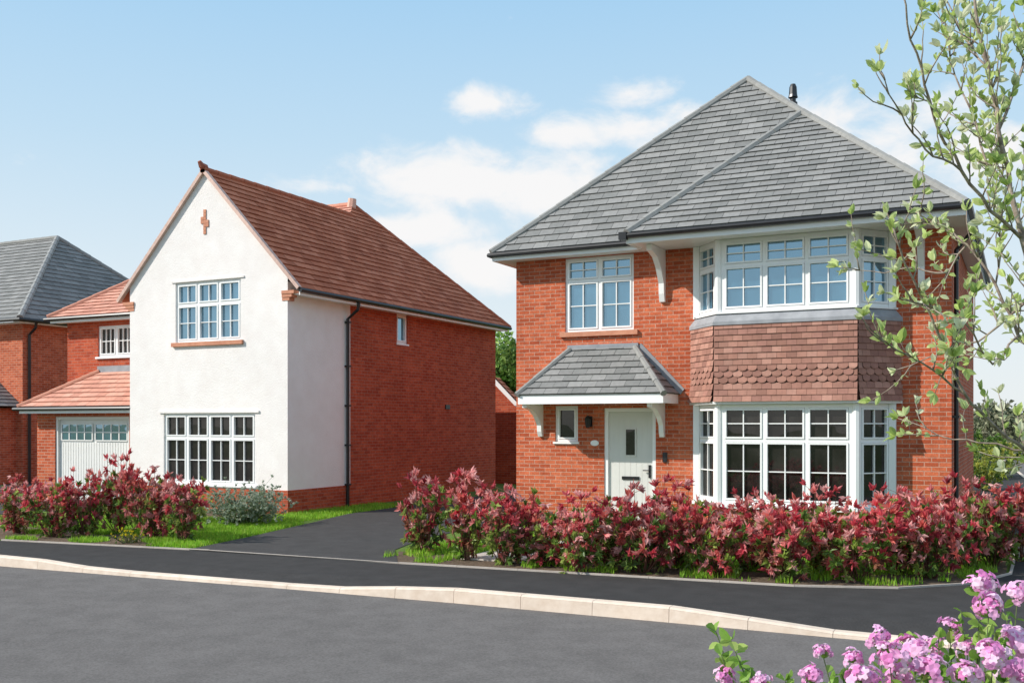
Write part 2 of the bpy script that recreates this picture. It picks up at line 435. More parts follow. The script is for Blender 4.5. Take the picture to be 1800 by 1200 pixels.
# porch
pz = 2.44; c0, c1, yp = -8.5, -5.62, 17.0; t0, t1, tz = -7.78, -6.45, 3.32
pr = MB()
tiles(pr, [(c0, yp, pz), (c1, yp, pz), (t1, YF - .03, tz), (t0, YF - .03, tz)], seed=21, ex=.17, tw=.28)
tiles(pr, [(c1, yp, pz), (c1, YF - .003, pz), (t1, YF - .03, tz)], seed=22, ex=.17, tw=.28)
pr.poly([(c0, yp, pz), (t0, YF - .03, tz), (c0, YF - .003, pz)], GREY[0])
proof = pr.build('porch_roof', 'tile', rh)
ridge(proof, (c0, yp, pz), (t0, YF - .05, tz), .06, RC); ridge(proof, (c1, yp, pz), (t1, YF - .05, tz), .06, RC)
ld = MB()
ld.box(t0 - .05, t1 + .05, YF - .05, YF - .003, tz - .03, tz + .09)
ld.prism([(c1 + .03, YF - .003, pz + .0), (c1 + .1, YF - .003, pz + .1), (t1 + .1, YF - .003, tz + .08), (t1, YF - .003, tz)], (0, -.02, 0))
ld.build('lead_flashing', 'lead', proof)
pf = MB(); pf.box(c0 + .02, c1 - .02, yp + .02, yp + .05, 2.27, 2.44); pf.box(c0 + .02, c0 + .05, yp + .05, YF, 2.27, 2.44); pf.box(c1 - .05, c1 - .02, yp + .05, YF, 2.27, 2.44)
pf.poly([(c0 + .05, yp + .05, 2.29), (c1 - .05, yp + .05, 2.29), (c1 - .05, YF, 2.29), (c0 + .05, YF, 2.29)])
pf.build('porch_fascia', 'white_upvc', proof)
bracket(rh, P, -8.45, 2.28, .75, .62, .09); bracket(rh, P, -5.98, 2.28, .75, .62, .09)
dr = MB(); a0, a1, z0, z1 = HO[2]
for x0, x1, u0, u1 in ((a0, a0 + .07, z0, z1), (a1 - .07, a1, z0, z1), (a0 + .07, a1 - .07, z1 - .07, z1)): dr.box(x0, x1, YF + .02, YF + .1, u0, u1)
dr.build('door_frame', 'white_upvc', rh)
dr = MB(); D0, D1 = a0 + .072, a1 - .072
dr.box(D0, D1, YF + .06, YF + .1, z0 + .03, z1 - .072)
nb = 6
for k in range(nb):
    u = D0 + .1 + (D1 - D0 - .2) * k / nb
    dr.box(u + .003, u + (D1 - D0 - .2) / nb - .003, YF + .057, YF + .061, z0 + .2, z1 - .2)
door = dr.build('door', 'door_paint', rh)
m_ = MB(); cx = (D0 + D1) / 2; m_.box(cx - .09, cx + .09, YF + .045, YF + .053, 1.32, 1.80); m_.build('door_window', 'glass_dark', door)
m_ = MB()
for x0, x1, u0, u1 in ((cx - .11, cx - .09, 1.3, 1.82), (cx + .09, cx + .11, 1.3, 1.82), (cx - .09, cx + .09, 1.3, 1.32), (cx - .09, cx + .09, 1.8, 1.82)): m_.box(x0, x1, YF + .035, YF + .06, u0, u1)
m_.build('window_trim', 'door_paint', door)
m_ = MB(); m_.box(cx - .17, cx + .17, YF + .035, YF + .053, .86, .92); m_.build('letterbox', 'black_plastic', door)
m_ = MB(); m_.box(D1 - .08, D1 - .04, YF + .03, YF + .058, .9, 1.14); m_.tube([(D1 - .06, YF + .01, 1.04), (D1 - .18, YF + .01, 1.04)], .011, 6); m_.tube([(D1 - .06, YF + .05, 1.04), (D1 - .06, YF + .005, 1.04)], .011, 6); m_.build('handle', 'black_plastic', door)
m_ = MB(); m_.box(-7.15, -6.0, YF - .35, YF + .02, -.02, .078); m_.build('doorstep', 'paving', rh)
lm = MB(); lx = -7.37; lm.tube([(lx, YF, 1.95), (lx, YF - .1, 2.0), (lx, YF - .13, 2.02)], .012, 6)
lm.tube([(lx, YF - .13, 1.83), (lx, YF - .13, 1.87), (lx, YF - .13, 2.0), (lx, YF - .13, 2.06)], [.035, .05, .07, .02], 8); lm.box(lx - .04, lx + .04, YF - .02, YF, 1.85, 2.05)
lm.build('lantern', 'black_plastic', rh)
m_ = MB(); m_.prism([(-7.28 + .085 * math.cos(k * math.pi / 8), YF - .002, 1.54 + .055 * math.sin(k * math.pi / 8)) for k in range(16)], (0, -.015, 0)); m_.build('plaque', 'white_upvc', rh)
m_ = MB(); m_.box(-5.93, -5.85, YF - .03, YF, 1.2, 1.38); m_.build('doorbell', 'black_plastic', rh)

# ================================================================== WHITE HOUSE
wh = thing('rendered_house', 'white rendered gabled house with red tile roof, brick side wall and attached garage', 'house', (-17, 22, 0))
GY, GX0, GX1, GC, WB = 16.9, -18.44, -13.84, -16.14, 26.3
P = front(GY)
HL, HU = (-17.38, -14.72, .58, 2.14), (-17.02, -15.12, 3.72, 5.06)
RZ, rzT = 4.74, 7.5; RXR, RXL = -13.5, -18.78; FYV = 16.82; RB = WB + .25
SL = (rzT - RZ) / (RXR - GC)
ze = RZ + SL * (RXR - GX1) - .005
rw = MB()
wall(rw, P, [(GX0, .5), (GX1, .5), (GX1, ze), (GC, rzT - .005), (GX0, ze)], [HL, HU], .11)
wall(rw, right(GX1), [(GY, .5), (19.12, .5), (19.12, 4.9), (GY, 4.9)])
wall(rw, left(GX0), [(GY, .5), (18.2, .5), (18.2, 4.9), (GY, 4.9)])
rw.obx(P, HL[0] - .12, HL[1] + .12, 0.001, .03, HL[3] + .005, HL[3] + .05)
rw.obx(P, HU[0] - .1, HU[1] + .1, 0.001, .025, HU[3] + .005, HU[3] + .045)
rw.build('render_wall', 'render', wh)
bw = MB()
bw.box(GX0 - .02, GX1 + .02, GY - .02, GY + .05, -.1, .5); bw.box(GX1 - .05, GX1 + .02, GY + .05, 19.12, -.1, .5)
bw.build('plinth', 'brick_red', wh)
SW = (21.06, 21.55, 3.9, 4.63)
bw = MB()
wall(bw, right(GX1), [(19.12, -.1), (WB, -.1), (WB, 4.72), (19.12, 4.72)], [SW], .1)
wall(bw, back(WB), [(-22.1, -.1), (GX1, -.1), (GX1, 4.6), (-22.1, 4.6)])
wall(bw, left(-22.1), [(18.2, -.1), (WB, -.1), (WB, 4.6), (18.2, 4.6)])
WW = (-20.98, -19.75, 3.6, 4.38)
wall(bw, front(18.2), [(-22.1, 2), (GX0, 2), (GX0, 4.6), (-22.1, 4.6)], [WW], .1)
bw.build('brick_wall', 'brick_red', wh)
GD = (-21.45, -18.9, 0.0, 2.08)
bw = MB()
wall(bw, front(17.3), [(-22.1, -.1), (GX0, -.1), (GX0, 2.4), (-22.1, 2.4)], [GD], .14)
wall(bw, left(-22.1), [(17.3, -.1), (18.2, -.1), (18.2, 2.4), (17.3, 2.4)])
bw.build('garage_wall', 'brick_orange', wh)
for s, xx in ((1, GX1), (-1, GX0)):
    bw = MB()
    for k in range(3):
        e = .05 + .07 * k
        xa, xb = (xx - .14, xx + e) if s > 0 else (xx - e, xx + .14)
        bw.box(xa, xb, GY - .012 - .012 * k, GY + .16, 4.50 + .07 * k + .001, 4.57 + .07 * k)
    bw.build('corbel', 'terracotta', wh)
window(wh, P, *HL, 4, 1.60, (2, 1), (2, 2), 'glass_dark', sill=(.05, .05, .05))
window(wh, P, *HU, 3, 4.56, (2, 1), (2, 2), 'glass_sky', sill=(.08, .06, .09), sillmat='terracotta')
window(wh, right(GX1), *SW, 1, None, bot=(1, 1), glass='glass_sky', sill=(.03, .03, .04))
window(wh, front(18.2), *WW, 2, None, bot=(3, 2), glass='glass_dark', sill=(.05, .05, .05))
m_ = MB(); cz = 6.36
for (dx, dz) in ((0, -3), (0, -2), (0, -1), (0, 0), (0, 1), (0, 2), (0, 3), (-1, 0), (1, 0), (-1, 1), (1, -1)):
    m_.box(GC + dx * .075 - .036, GC + dx * .075 + .036, GY - .02 - abs(dx) * .001, GY + .01, cz + dz * .078 - .036, cz + dz * .078 + .036)
m_.build('brick_motif', 'terracotta', wh)
m_ = MB(); m_.box(GX1, GX1 + .03, 23.4, 23.62, 2.3, 2.42); m_.build('air_vent', 'black_plastic', wh)
rf = MB()
xr = RXR - (7.95 - RZ) / SL
RE = (xr, 23.0, 7.95); yj = 17.85 + (rzT - 4.62) / (7.95 - 4.62) * 5.15
tiles(rf, [(RXR, FYV, RZ), (RXR, yj, RZ), (GC, yj, rzT), (GC, FYV, rzT)], cols=REDT, seed=31, ex=.19)
tiles(rf, [(RXR, yj, RZ), (RXR, RB, RZ), RE, (GC, yj, rzT)], cols=REDT, seed=32, ex=.19)
rf.poly([(RXL, FYV, RZ), (GC, FYV, rzT), (GC, yj, rzT), (RXL, 18.05, RZ)], REDT[0])
tiles(rf, [(-22.4, 17.85, 4.62), (-18.85, 17.85, 4.62), (RXL, 18.05, RZ), (GC, yj + .02, rzT + .01), RE, (-18.8, 23, 7.95)], cols=REDT_LIT, seed=33, ex=.19)
rf.poly([(-22.4, 17.85, 4.62), (-18.8, 23, 7.95), (-22.4, RB, 4.62)], REDT_LIT[0])
rf.poly([(-22.4, RB, 4.62), (-18.8, 23, 7.95), RE, (RXR, RB, RZ)], REDT[0])
roof = rf.build('roof', 'tile', wh)
TC = (.56, .26, .18)
ridge(roof, (GC, FYV, rzT), (GC, yj, rzT), .08, (.42, .14, .08)); ridge(roof, (-18.8, 23, 7.95), RE, .09, TC); ridge(roof, RE, (RXR, RB, RZ), .07, (.42, .14, .08)); ridge(roof, (-22.4, 17.85, 4.62), (-18.8, 23, 7.95), .08, TC)
rg = MB(); rg.tube([V(RE) + V((.0, -.05, -.1)), V(RE) + V((.03, -.05, .16))], [.13, .11], 8, (.68, .42, .33)); rg.build('ridge_end_block', 'tile', roof)
rg = MB(); rg.tube([(GC, FYV + .1, rzT + .05), (GC, FYV - .04, rzT + .08), (GC, FYV - .1, rzT + .16)], [.08, .07, .04], 6, (.36, .12, .08)); rg.build('finial', 'tile', roof)
for xe in (RXR, RXL):
    vg = MB()
    a, b = V((GC, FYV, rzT)), V((xe, FYV, RZ)); d = (b - a)
    nrm_ = V((d.z, 0, -d.x)).normalized(); nrm_ = nrm_ if nrm_.z > 0 else -nrm_
    n = 22
    for i in range(n):
        p, q = a + d * (i / n), a + d * ((i + .985) / n)
        vg.prism([p + nrm_ * .035, p - nrm_ * .045, q - nrm_ * .045, q + nrm_ * .03], (0, .10, 0))
    vg.build('verge', 'verge_mortar', roof)
sf = MB(); sf.box(RXR - .34, RXR - .02, GY + .05, RB - .1, 4.62, 4.64); sf.box(RXR - .04, RXR - .015, GY, RB - .1, 4.6, 4.73); sf.build('fascia', 'white_upvc', wh)
sf = MB(); sf.box(-22.35, GX0, 17.88, 17.91, 4.48, 4.62); sf.box(-22.35, GX0, 17.911, 18.2, 4.5, 4.52); sf.build('fascia', 'white_upvc', wh)
sf = MB(); sf.box(-22.35, GX0, 16.98, 17.01, 2.16, 2.30); sf.box(-22.35, GX0, 17.011, 17.3, 2.18, 2.2); sf.build('fascia', 'white_upvc', wh)
gu = MB(); gu.tube([(RXR + .03, GY - .05, 4.70), (RXR + .03, RB, 4.70)], .05, 8); gu.build('gutter', 'black_plastic', wh)
gu = MB(); gu.tube([(-22.5, 17.83, 4.58), (GX0, 17.83, 4.58)], .045, 8); gu.build('gutter', 'black_plastic', wh)
gu = MB(); gu.tube([(-22.5, 16.93, 2.27), (GX0, 16.93, 2.27)], .045, 8); gu.build('gutter', 'black_plastic', wh)
dp = MB(); dp.tube([(RXR + .03, 18.95, 4.68), (RXR, 18.95, 4.5), (GX1 + .06, 18.95, 4.3), (GX1 + .06, 18.95, 0)], .038, 8)
for zz in (.5, 1.4, 2.3, 3.2, 4.2): dp.box(GX1, GX1 + .12, 18.9, 19.0, zz, zz + .04)
dp.build('downpipe', 'black_plastic', wh)
gr = MB()
tiles(gr, [(-22.4, 16.98, 2.32), (GX0 - .02, 16.98, 2.32), (GX0 - .02, 18.19, 3.22), (-20.9, 18.19, 3.22)], cols=REDT_LIT, seed=35, ex=.19)
gr.poly([(-22.4, 16.98, 2.32), (-20.9, 18.19, 3.22), (-22.4, 18.19, 2.32)], REDT_LIT[0])
garoof = gr.build('garage_roof', 'tile', wh)
ridge(garoof, (-22.4, 16.98, 2.32), (-20.9, 18.16, 3.22), .07, TC)
m_ = MB(); m_.box(-20.95, GX0, 18.15, 18.197, 3.2, 3.36); m_.build('lead_flashing', 'lead', garoof)
gd = MB(); a0, a1, z0, z1 = GD
gd.box(a0 + .001, a0 + .07, 17.33, 17.43, z0, z1); gd.box(a1 - .07, a1 - .001, 17.33, 17.43, z0, z1); gd.box(a0 + .07, a1 - .07, 17.33, 17.43, z1 - .07, z1)
gd.box(a0 + .07, a1 - .07, 17.40, 17.43, .02, z1 - .07)
nb = 26; st = (a1 - a0 - .2) / nb
for k in range(nb): gd.box(a0 + .1 + k * st + .010, a0 + .1 + (k + 1) * st - .010, 17.388, 17.401, .08, 1.45)
gdo = gd.build('garage_door', 'garage_paint', wh)
for k in range(2):
    c = a0 + .15 + k * (a1 - a0 - .2) / 2; wd = (a1 - a0 - .4) / 2
    g = MB(); g.box(c, c + wd, 17.385, 17.398, 1.5, 1.9); pn = g.build('pane', 'glass_sky', gdo)
    g = MB()
    for j in range(5): g.box(c + wd * j / 4 - .016, c + wd * j / 4 + .016, 17.37, 17.384, 1.5, 1.9)
    for zz in (1.5, 1.7, 1.9): g.box(c, c + wd, 17.372, 17.386, zz - .014, zz + .014)
    g.build('glazing_bar', 'garage_paint', gdo)

# ================================================================== FAR LEFT HOUSE
fh = thing('far_house', 'partly seen red brick house with grey slate hipped roof at the left edge', 'house', (-33, 25, 0))
w = MB()
wall(w, front(21.7), [(-38, -.1), (-28.4, -.1), (-28.4, 5.1), (-38, 5.1)]); wall(w, right(-28.4), [(21.7, -.1), (29.8, -.1), (29.8, 5.1), (21.7, 5.1)])
w.build('wall', 'brick_orange', fh)
w = MB(); wall(w, front(20.3), [(-36, -.1), (-28.7, -.1), (-28.7, 2.4), (-36, 2.4)]); wall(w, right(-28.7), [(20.3, -.1), (21.7, -.1), (21.7, 2.4), (20.3, 2.4)])
w.build('porch_wall', 'brick_orange', fh)
rf = MB()
tiles(rf, [(-38.4, 21.3, 5.22), (-28, 21.3, 5.22), (-31.8, 25.75, 8.75), (-38.4, 25.75, 8.75)], seed=41, ex=.25, tw=.35)
tiles(rf, [(-28, 21.3, 5.22), (-28, 30.2, 5.22), (-31.8, 25.75, 8.75)], seed=42, ex=.25, tw=.35)
rf.poly([(-38.4, 30.2, 5.22), (-28, 30.2, 5.22), (-31.8, 25.75, 8.75), (-38.4, 25.75, 8.75)], GREY[0])
r_ = rf.build('roof', 'tile', fh)
ridge(r_, (-28, 21.3, 5.22), (-31.8, 25.75, 8.75), .1, (.3, .3, .29)); ridge(r_, (-28, 30.2, 5.22), (-31.8, 25.75, 8.75), .1, RC); ridge(r_, (-38.4, 25.75, 8.75), (-31.8, 25.75, 8.75), .1, RC)
rf = MB(); tiles(rf, [(-36, 20.0, 2.45), (-28.4, 20.0, 2.45), (-29.9, 21.69, 3.5), (-36, 21.69, 3.5)], seed=43); tiles(rf, [(-28.4, 20.0, 2.45), (-28.4, 21.69, 2.45), (-29.9, 21.69, 3.5)], seed=44)
pr_ = rf.build('porch_roof', 'tile', fh); ridge(pr_, (-28.4, 20.0, 2.45), (-29.9, 21.66, 3.5), .08, RC)
so = MB(); so.box(-38.3, -28.05, 21.33, 21.7, 5.08, 5.11); so.box(-28.4, -28.05, 21.701, 30.1, 5.08, 5.11); so.build('fascia', 'white_upvc', fh)
gu = MB(); gu.tube([(-38.4, 21.25, 5.17), (-27.95, 21.25, 5.17), (-27.95, 30.2, 5.17)], .06, 8); gu.build('gutter', 'black_plastic', fh)
gu = MB(); gu.tube([(-36, 19.96, 2.4), (-28.36, 19.96, 2.4)], .05, 8); gu.build('gutter', 'black_plastic', fh)
dp = MB(); dp.tube([(-28.0, 21.9, 5.15), (-28.05, 21.9, 4.95), (-28.33, 21.9, 4.75), (-28.33, 21.9, 0)], .045, 8); dp.build('downpipe', 'black_plastic', fh)

bg = thing('brick_garage', 'low brick outbuilding with white sloping bargeboard glimpsed between the two houses', 'garage', (-15.2, 29.5, 0))
w = MB(); wall(w, front(28.6), [(-16.2, -.1), (-13.4, -.1), (-13.4, 1.75), (-14.9, 3.2), (-16.2, 3.2)]); wall(w, right(-13.4), [(28.6, -.1), (30, -.1), (30, 1.75), (28.6, 1.75)]); w.build('wall', 'brick_red', bg)
rf = MB(); tiles(rf, [(-13.2, 28.45, 1.62), (-13.2, 28.75, 1.62), (-15.0, 28.75, 3.37), (-15.0, 28.45, 3.37)], cols=REDT, seed=51); rf.poly([(-16.3, 28.45, 3.37), (-15.0, 28.45, 3.37), (-15.0, 28.75, 3.37), (-16.3, 28.75, 3.37)], REDT[0]); gro = rf.build('roof', 'tile', bg)
m_ = MB(); m_.prism([(-15.0, 28.43, 3.35), (-13.18, 28.43, 1.58), (-13.18, 28.43, 1.44), (-15.0, 28.43, 3.16)], (0, .03, 0)); m_.build('bargeboard', 'white_upvc', gro)

# ================================================================== GROUND
g = MB(); g.poly([(-900, -300, -.16), (900, -300, -.16), (900, 1500, -.16), (-900, 1500, -.16)])
struct('ground', g, 'ground_far', 'green open ground reaching the horizon behind the houses', 'ground')
KP = [(-70, 9.3), (-30, 9.45), (-13, 9.62), (-8, 9.88), (-5.7, 9.96), (-3.2, 9.98), (-1.6, 9.97), (.4, 9.98), (1.4, 10.3), (2.3, 11.1), (2.8, 12.3), (3.0, 15), (2.4, 22), (.5, 30), (-2.3, 83), (-4, 140)]
def resample(pts, step):
    out = [V((*pts[0], 0))]
    for i in range(len(pts) - 1):
        a, b = V((*pts[i], 0)), V((*pts[i + 1], 0)); n = max(1, round((b - a).length / step))
        for k in range(1, n + 1): out.append(a + (b - a) * k / n)
    return out
def lerp1(x, tab):
    if x <= tab[0][0]: return tab[0][1]
    for (x0, y0), (x1, y1) in zip(tab, tab[1:]):
        if x <= x1: return y0 + (y1 - y0) * (x - x0) / (x1 - x0)
    return tab[-1][1]
def ktop(p):
    if p.y > 14: return .03
    return lerp1(p.x, [(-12.4, .035), (-11.1, -.045), (-7.4, -.05), (-6.0, .05), (-3.1, .05), (-1.5, -.055), (2.6, -.055), (3, .0)])
KS = resample(KP, .9)
rd = MB()
rd.poly([(-70, -12, -.1), (70, -12, -.1), (70, 10.6, -.1), (1.5, 10.6, -.1), (.4, 9.92, -.1), (-1.6, 9.9, -.1), (-5.7, 9.9, -.1), (-13, 9.58, -.1), (-30, 9.4, -.1), (-70, 9.25, -.1)])
struct('road', rd, 'asphalt_road', 'grey asphalt road crossing the foreground in front of the kerb', 'road')
rd = MB(); rd.poly([(1.3, 10.2, -.096), (9.6, 10.2, -.096), (9.6, 22, -.096), (7.4, 30, -.096), (5, 83, -.096), (3, 140, -.096), (-3.9, 140, -.096), (-2.2, 83, -.096), (.6, 30, -.096), (2.5, 22, -.096), (3.05, 15, -.096), (2.85, 12.3, -.096), (2.4, 11.1, -.096)])
struct('side_road', rd, 'asphalt_road', 'grey side road running away beyond the brick house on the right', 'road')
def nrm(pts, i):
    a = pts[max(0, i - 1)]; b = pts[min(len(pts) - 1, i + 1)]; d = (b - a).normalized(); return V((-d.y, d.x, 0))
kb = MB(); pv = MB(); inner = []
for i in range(len(KS)): inner.append(KS[i] + nrm(KS, i) * .45)
for i in range(len(KS) - 1):
    a, b = KS[i], KS[i + 1]; na, nb_ = nrm(KS, i), nrm(KS, i + 1); ta, tb = ktop(a), ktop(b)
    d = (b - a).normalized() * .0025
    kb.hexa([a + d - na * .15 + Z * -.15, b - d - nb_ * .15 + Z * -.15, b - d + Z * -.15, a + d + Z * -.15,
             a + d - na * .135 + Z * (ta - .02), b - d - nb_ * .135 + Z * (tb - .02), b - d + Z * tb, a + d + Z * ta])
    kb.poly([a + d - na * .135 + Z * (ta - .018), b - d - nb_ * .135 + Z * (tb - .018), b - d - nb_ * .11 + Z * (tb + .001), a + d - na * .11 + Z * (ta + .001)])
    kb.poly([a + d - na * .11 + Z * (ta + .001), b - d - nb_ * .11 + Z * (tb + .001), b - d + Z * (tb + .001), a + d + Z * (ta + .001)])
    pv.poly([a + Z * (ta - .004), b + Z * (tb - .004), inner[i + 1], inner[i]])
pv.poly(inner + [V((-70, 140, 0))])
struct('kerb', kb, 'kerb_stone', 'pale stone kerb with dropped sections between road and pavement', 'kerb')
struct('pavement', pv, 'asphalt_path', 'dark tarmac pavement between the kerb and the front gardens', 'pavement')
PB = [(-70, 10.55), (-30, 10.8), (-14.9, 11.0), (-10.9, 11.5), (-7.6, 11.62), (-5, 11.85), (-2.4, 12.07), (-1.3, 12.45), (-.55, 13.2), (-.15, 14.3), (-.12, 16), (-.3, 19), (-.6, 22), (-1.9, 30), (-4.3, 83), (-6, 140)]
pl = MB(); pl.poly([(x, y, .004) for x, y in PB] + [(-70, 139, .004)])
struct('lawn', pl, 'lawn_base', 'grassy front gardens of the houses behind the pavement', 'lawn')
ml = MB(); ml.poly([(-7.9, 11.64, .008), (-5, 11.88, .008), (-2.4, 12.1, .008), (-1.3, 12.48, .008), (-.6, 13.22, .008), (-.2, 14.3, .008), (-.2, 15.6, .008), (-1.1, 15.4, .008), (-1.3, 13.9, .008), (-2.2, 13.05, .008), (-5, 12.75, .008), (-8.3, 12.7, .008)])
struct('hedge_bed', ml, 'mulch', 'bare soil bed under the red-leaved hedge of the brick house', 'soil')
ml = MB(); ml.poly([(-19.3, 11.0, .008), (-14.9, 11.06, .008), (-12.1, 11.4, .008), (-12.3, 12.3, .008), (-14.5, 12.7, .008), (-19.1, 12.7, .008)])
struct('hedge_bed', ml, 'mulch', 'soil bed under the red-leaved bushes before the white house', 'soil')
ml = MB(); ml.poly([(-18.2, 16.8, .008), (-18.2, 15.2, .008), (-13.6, 15.2, .008), (-13.6, 16.8, .008)])
struct('planting_bed', ml, 'mulch', 'soil bed along the front wall of the white house', 'soil')
dv = MB(); dv.poly([(-11.25, 11.43, .012), (-7.6, 11.6, .012), (-8.45, 12.8, .012), (-8.9, 14.4, .012), (-8.9, 28.3, .012), (-12.9, 28.3, .012), (-12.7, 17.5, .012), (-12.05, 15, .012), (-11.55, 13, .012)])
struct('driveway', dv, 'asphalt_drive', 'dark tarmac driveway running back between the two houses', 'driveway')
dv = MB(); dv.poly([(-24.5, 10.9, .012), (-19.5, 10.95, .012), (-18.75, 17.28, .012), (-22.1, 17.28, .012)])
struct('garage_driveway', dv, 'asphalt_drive', 'tarmac driveway in front of the white garage door', 'driveway')
dv = MB(); dv.poly([(-34, 10.8, .012), (-28, 10.9, .012), (-24.5, 20, .012), (-24.5, 34, .012), (-28.2, 34, .012), (-28.6, 20.2, .012), (-34, 20.2, .012)])
struct('far_driveway', dv, 'asphalt_drive', 'tarmac driveway beside the far left house', 'driveway')
fp = MB()
for k in range(9): fp.box(-7.05, -6.1, 12.35 + k * .6, 12.93 + k * .6, 0, .03)
struct('garden_path', fp, 'paving', 'paved path leading up to the front door of the brick house', 'path')
ed = MB()
ES = resample(PB[2:13], .9)
for i in range(len(ES) - 1):
    a, b = ES[i], ES[i + 1]; na, nb_ = nrm(ES, i), nrm(ES, i + 1); d = (b - a).normalized() * .002
    top = .016 if (-11.3 < a.x < -7.7) else .022
    ed.hexa([a + d - na * .016, b - d - nb_ * .016, b - d + nb_ * .016, a + d + na * .016,
             a + d - na * .016 + Z * top, b - d - nb_ * .016 + Z * top, b - d + nb_ * .016 + Z * top, a + d + na * .016 + Z * top])
struct('edging', ed, 'paving', 'thin concrete edging along the back of the pavement', 'edging')
nv = MB(); nv.box(-12, 14, -6, 4.2, -.15, .02)
struct('near_verge', nv, 'lawn_base', 'grass verge on the near side of the road', 'verge')

# ------------------------------------------------------------------ vegetation
def leaf2(mb, b, d, up, L, W, c, fold=.25):
    s = d.cross(up)
    if s.length < 1e-4: s = V((1, 0, 0))
    s.normalize(); m = b + d * (L * .5); u = s.cross(d).normalized() * (W * fold)
    t = b + d * L - u * .6
    mb.poly([b, m + s * W * .5 + u, t], c); mb.poly([b, t, m - s * W * .5 + u], c)
def leaf4(mb, b, d, up, L, W, c, fold=.22):
    s = d.cross(up)
    if s.length < 1e-4: s = V((1, 0, 0))
    s.normalize(); u = s.cross(d).normalized()
    pts = [(0, 0), (.22, .36), (.5, .5), (.78, .34), (1, 0)]
    ctr = [b + d * (L * f) + u * (-.12 * L * f * f) for f, _ in pts]
    for sg in (1, -1):
        e = [ctr[i] + s * (W * pts[i][1] * sg) + u * (W * fold * pts[i][1] * 2) for i in (1, 2, 3)]
        cc = tuple(x * (1 if sg > 0 else .9) for x in c)
        mb.poly([ctr[0], e[0], ctr[1]], cc); mb.poly([ctr[1], e[0], e[1], ctr[2]], cc)
        mb.poly([ctr[2], e[1], e[2], ctr[3]], cc); mb.poly([ctr[3], e[2], ctr[4]], cc)
def rdir(rr, up=0.):
    while True:
        v = V((rr.uniform(-1, 1), rr.uniform(-1, 1), rr.uniform(-1, 1)))
        if .05 < v.length < 1: break
    v.normalize(); v.z += up; return v.normalized()
REDS = [(.74, .13, .15), (.60, .075, .10), (.80, .28, .26), (.85, .46, .43), (.48, .06, .08), (.70, .18, .15), (.80, .36, .34)]
GRNS = [(.20, .32, .06), (.12, .21, .04), (.30, .40, .08), (.34, .15, .09), (.36, .44, .11)]
def bush(name, label, cat, group, seed, hh, ww, nst=16, nwh=12, reds=REDS, grns=GRNS, L=.108, redbias=.05, stemmat='stem_red'):
    rr = random.Random(seed); root = thing(name, label, cat, (0, 0, 0), group)
    lf, st = MB(), MB()
    for i in range(nst):
        an = rr.uniform(0, 6.283); re = ww * .5 * math.sqrt(rr.random())
        top = V((math.cos(an) * re, math.sin(an) * re, hh * rr.uniform(.62, 1.) * (1 - .3 * (re / (ww * .5)) ** 2)))
        b0 = V((math.cos(an) * .05, math.sin(an) * .05, 0)); md = V((top.x * .75, top.y * .75, top.z * .45))
        def bz(f): return b0 * (1 - f) ** 2 + md * (2 * f * (1 - f)) + top * f * f
        st.tube([bz(k / 4) for k in range(5)], [.009, .007, .006, .004, .003], 4)
        for k in range(nwh):
            f = 1 if k == 0 else rr.uniform(.16, 1)
            p = bz(f); sd = rdir(rr, .35)
            if k: q = p + sd * rr.uniform(.05, .17) * (ww / .9); st.tube([p, q], .0025, 3, cap=False); p = q
            hf = p.z / hh; isred = rr.random() < hf * 1.1 + redbias
            base = rr.choice(reds if isred else grns)
            for j in range(rr.randint(7, 11)):
                d = (rdir(rr) + sd * .9 + V((0, 0, .35))).normalized(); g = rr.uniform(.75, 1.15)
                leaf2(lf, p - d * .01, d, rdir(rr, .6), L * rr.uniform(.7, 1.15), L * .38, tuple(min(.9, x * g) for x in base))
    lf.build('leaves', 'leaf', root, uv=False); st.build('stems', stemmat, root, uv=False)
    return root
def dup(root, label):
    r = root.copy(); COL.objects.link(r); r['label'] = label
    for ch in list(root.children):
        c = ch.copy(); COL.objects.link(c); c.parent = r
    return r
ORD = ['first', 'second', 'third', 'fourth', 'fifth', 'sixth', 'seventh', 'eighth', 'ninth', 'tenth', 'eleventh', 'twelfth', 'thirteenth', 'fourteenth', 'fifteenth', 'sixteenth', 'seventeenth', 'eighteenth', 'nineteenth', 'twentieth']
protos = []
def hedge(spots, grp, where, seed):
    rr = random.Random(seed)
    for i, (px, py, hgt) in enumerate(spots):
        lab = 'red-leaved photinia bush, %s from the left in the hedge %s' % (ORD[i], where)
        if len(protos) < 6:
            n = len(protos)
            o = bush('photinia_bush', lab, 'bush', grp, 100 + n, 1.0, (.78, .64, .96, 1.0, .95, 1.02)[n], (15, 13, 19, 20, 19, 21)[n]); protos.append(o)
        else:
            o = dup(protos[(2 if px > 900 or px < 330 else 0) + (i * 3 + 1) % (4 if px > 900 or px < 330 else 2)], lab); o['group'] = grp
        p = gp(px, py); o.location = (p.x, p.y, 0); o.rotation_euler.z = rr.uniform(0, 6.28); s = rr.uniform(.9, 1.1)
        o.scale = (s, s, hgt * 1.12 * rr.uniform(.93, 1.05))
hedge([(745, 972, 1.12), (825, 984, 1.1), (885, 992, .98), (950, 994, .84), (1015, 1004, .94), (1072, 996, .9), (1130, 1006, 1.04), (1185, 996, 1.12), (1250, 1012, .94), (1315, 1002, 1.02), (1380, 1018, .98), (1445, 1004, 1.0), (1510, 1020, .94), (1575, 1006, 1.08), (1635, 1016, 1.04), (1695, 1000, 1.1), (1745, 995, 1.06), (1795, 985, .98)],
      'red photinia bushes before the brick house', 'before the brick house', 5)
hedge([(35, 937, 1.0), (92, 944, .94), (150, 942, 1.04), (208, 937, 1.28), (265, 946, 1.12), (320, 952, 1.08)],
      'red photinia bushes before the white house', 'before the white house', 9)
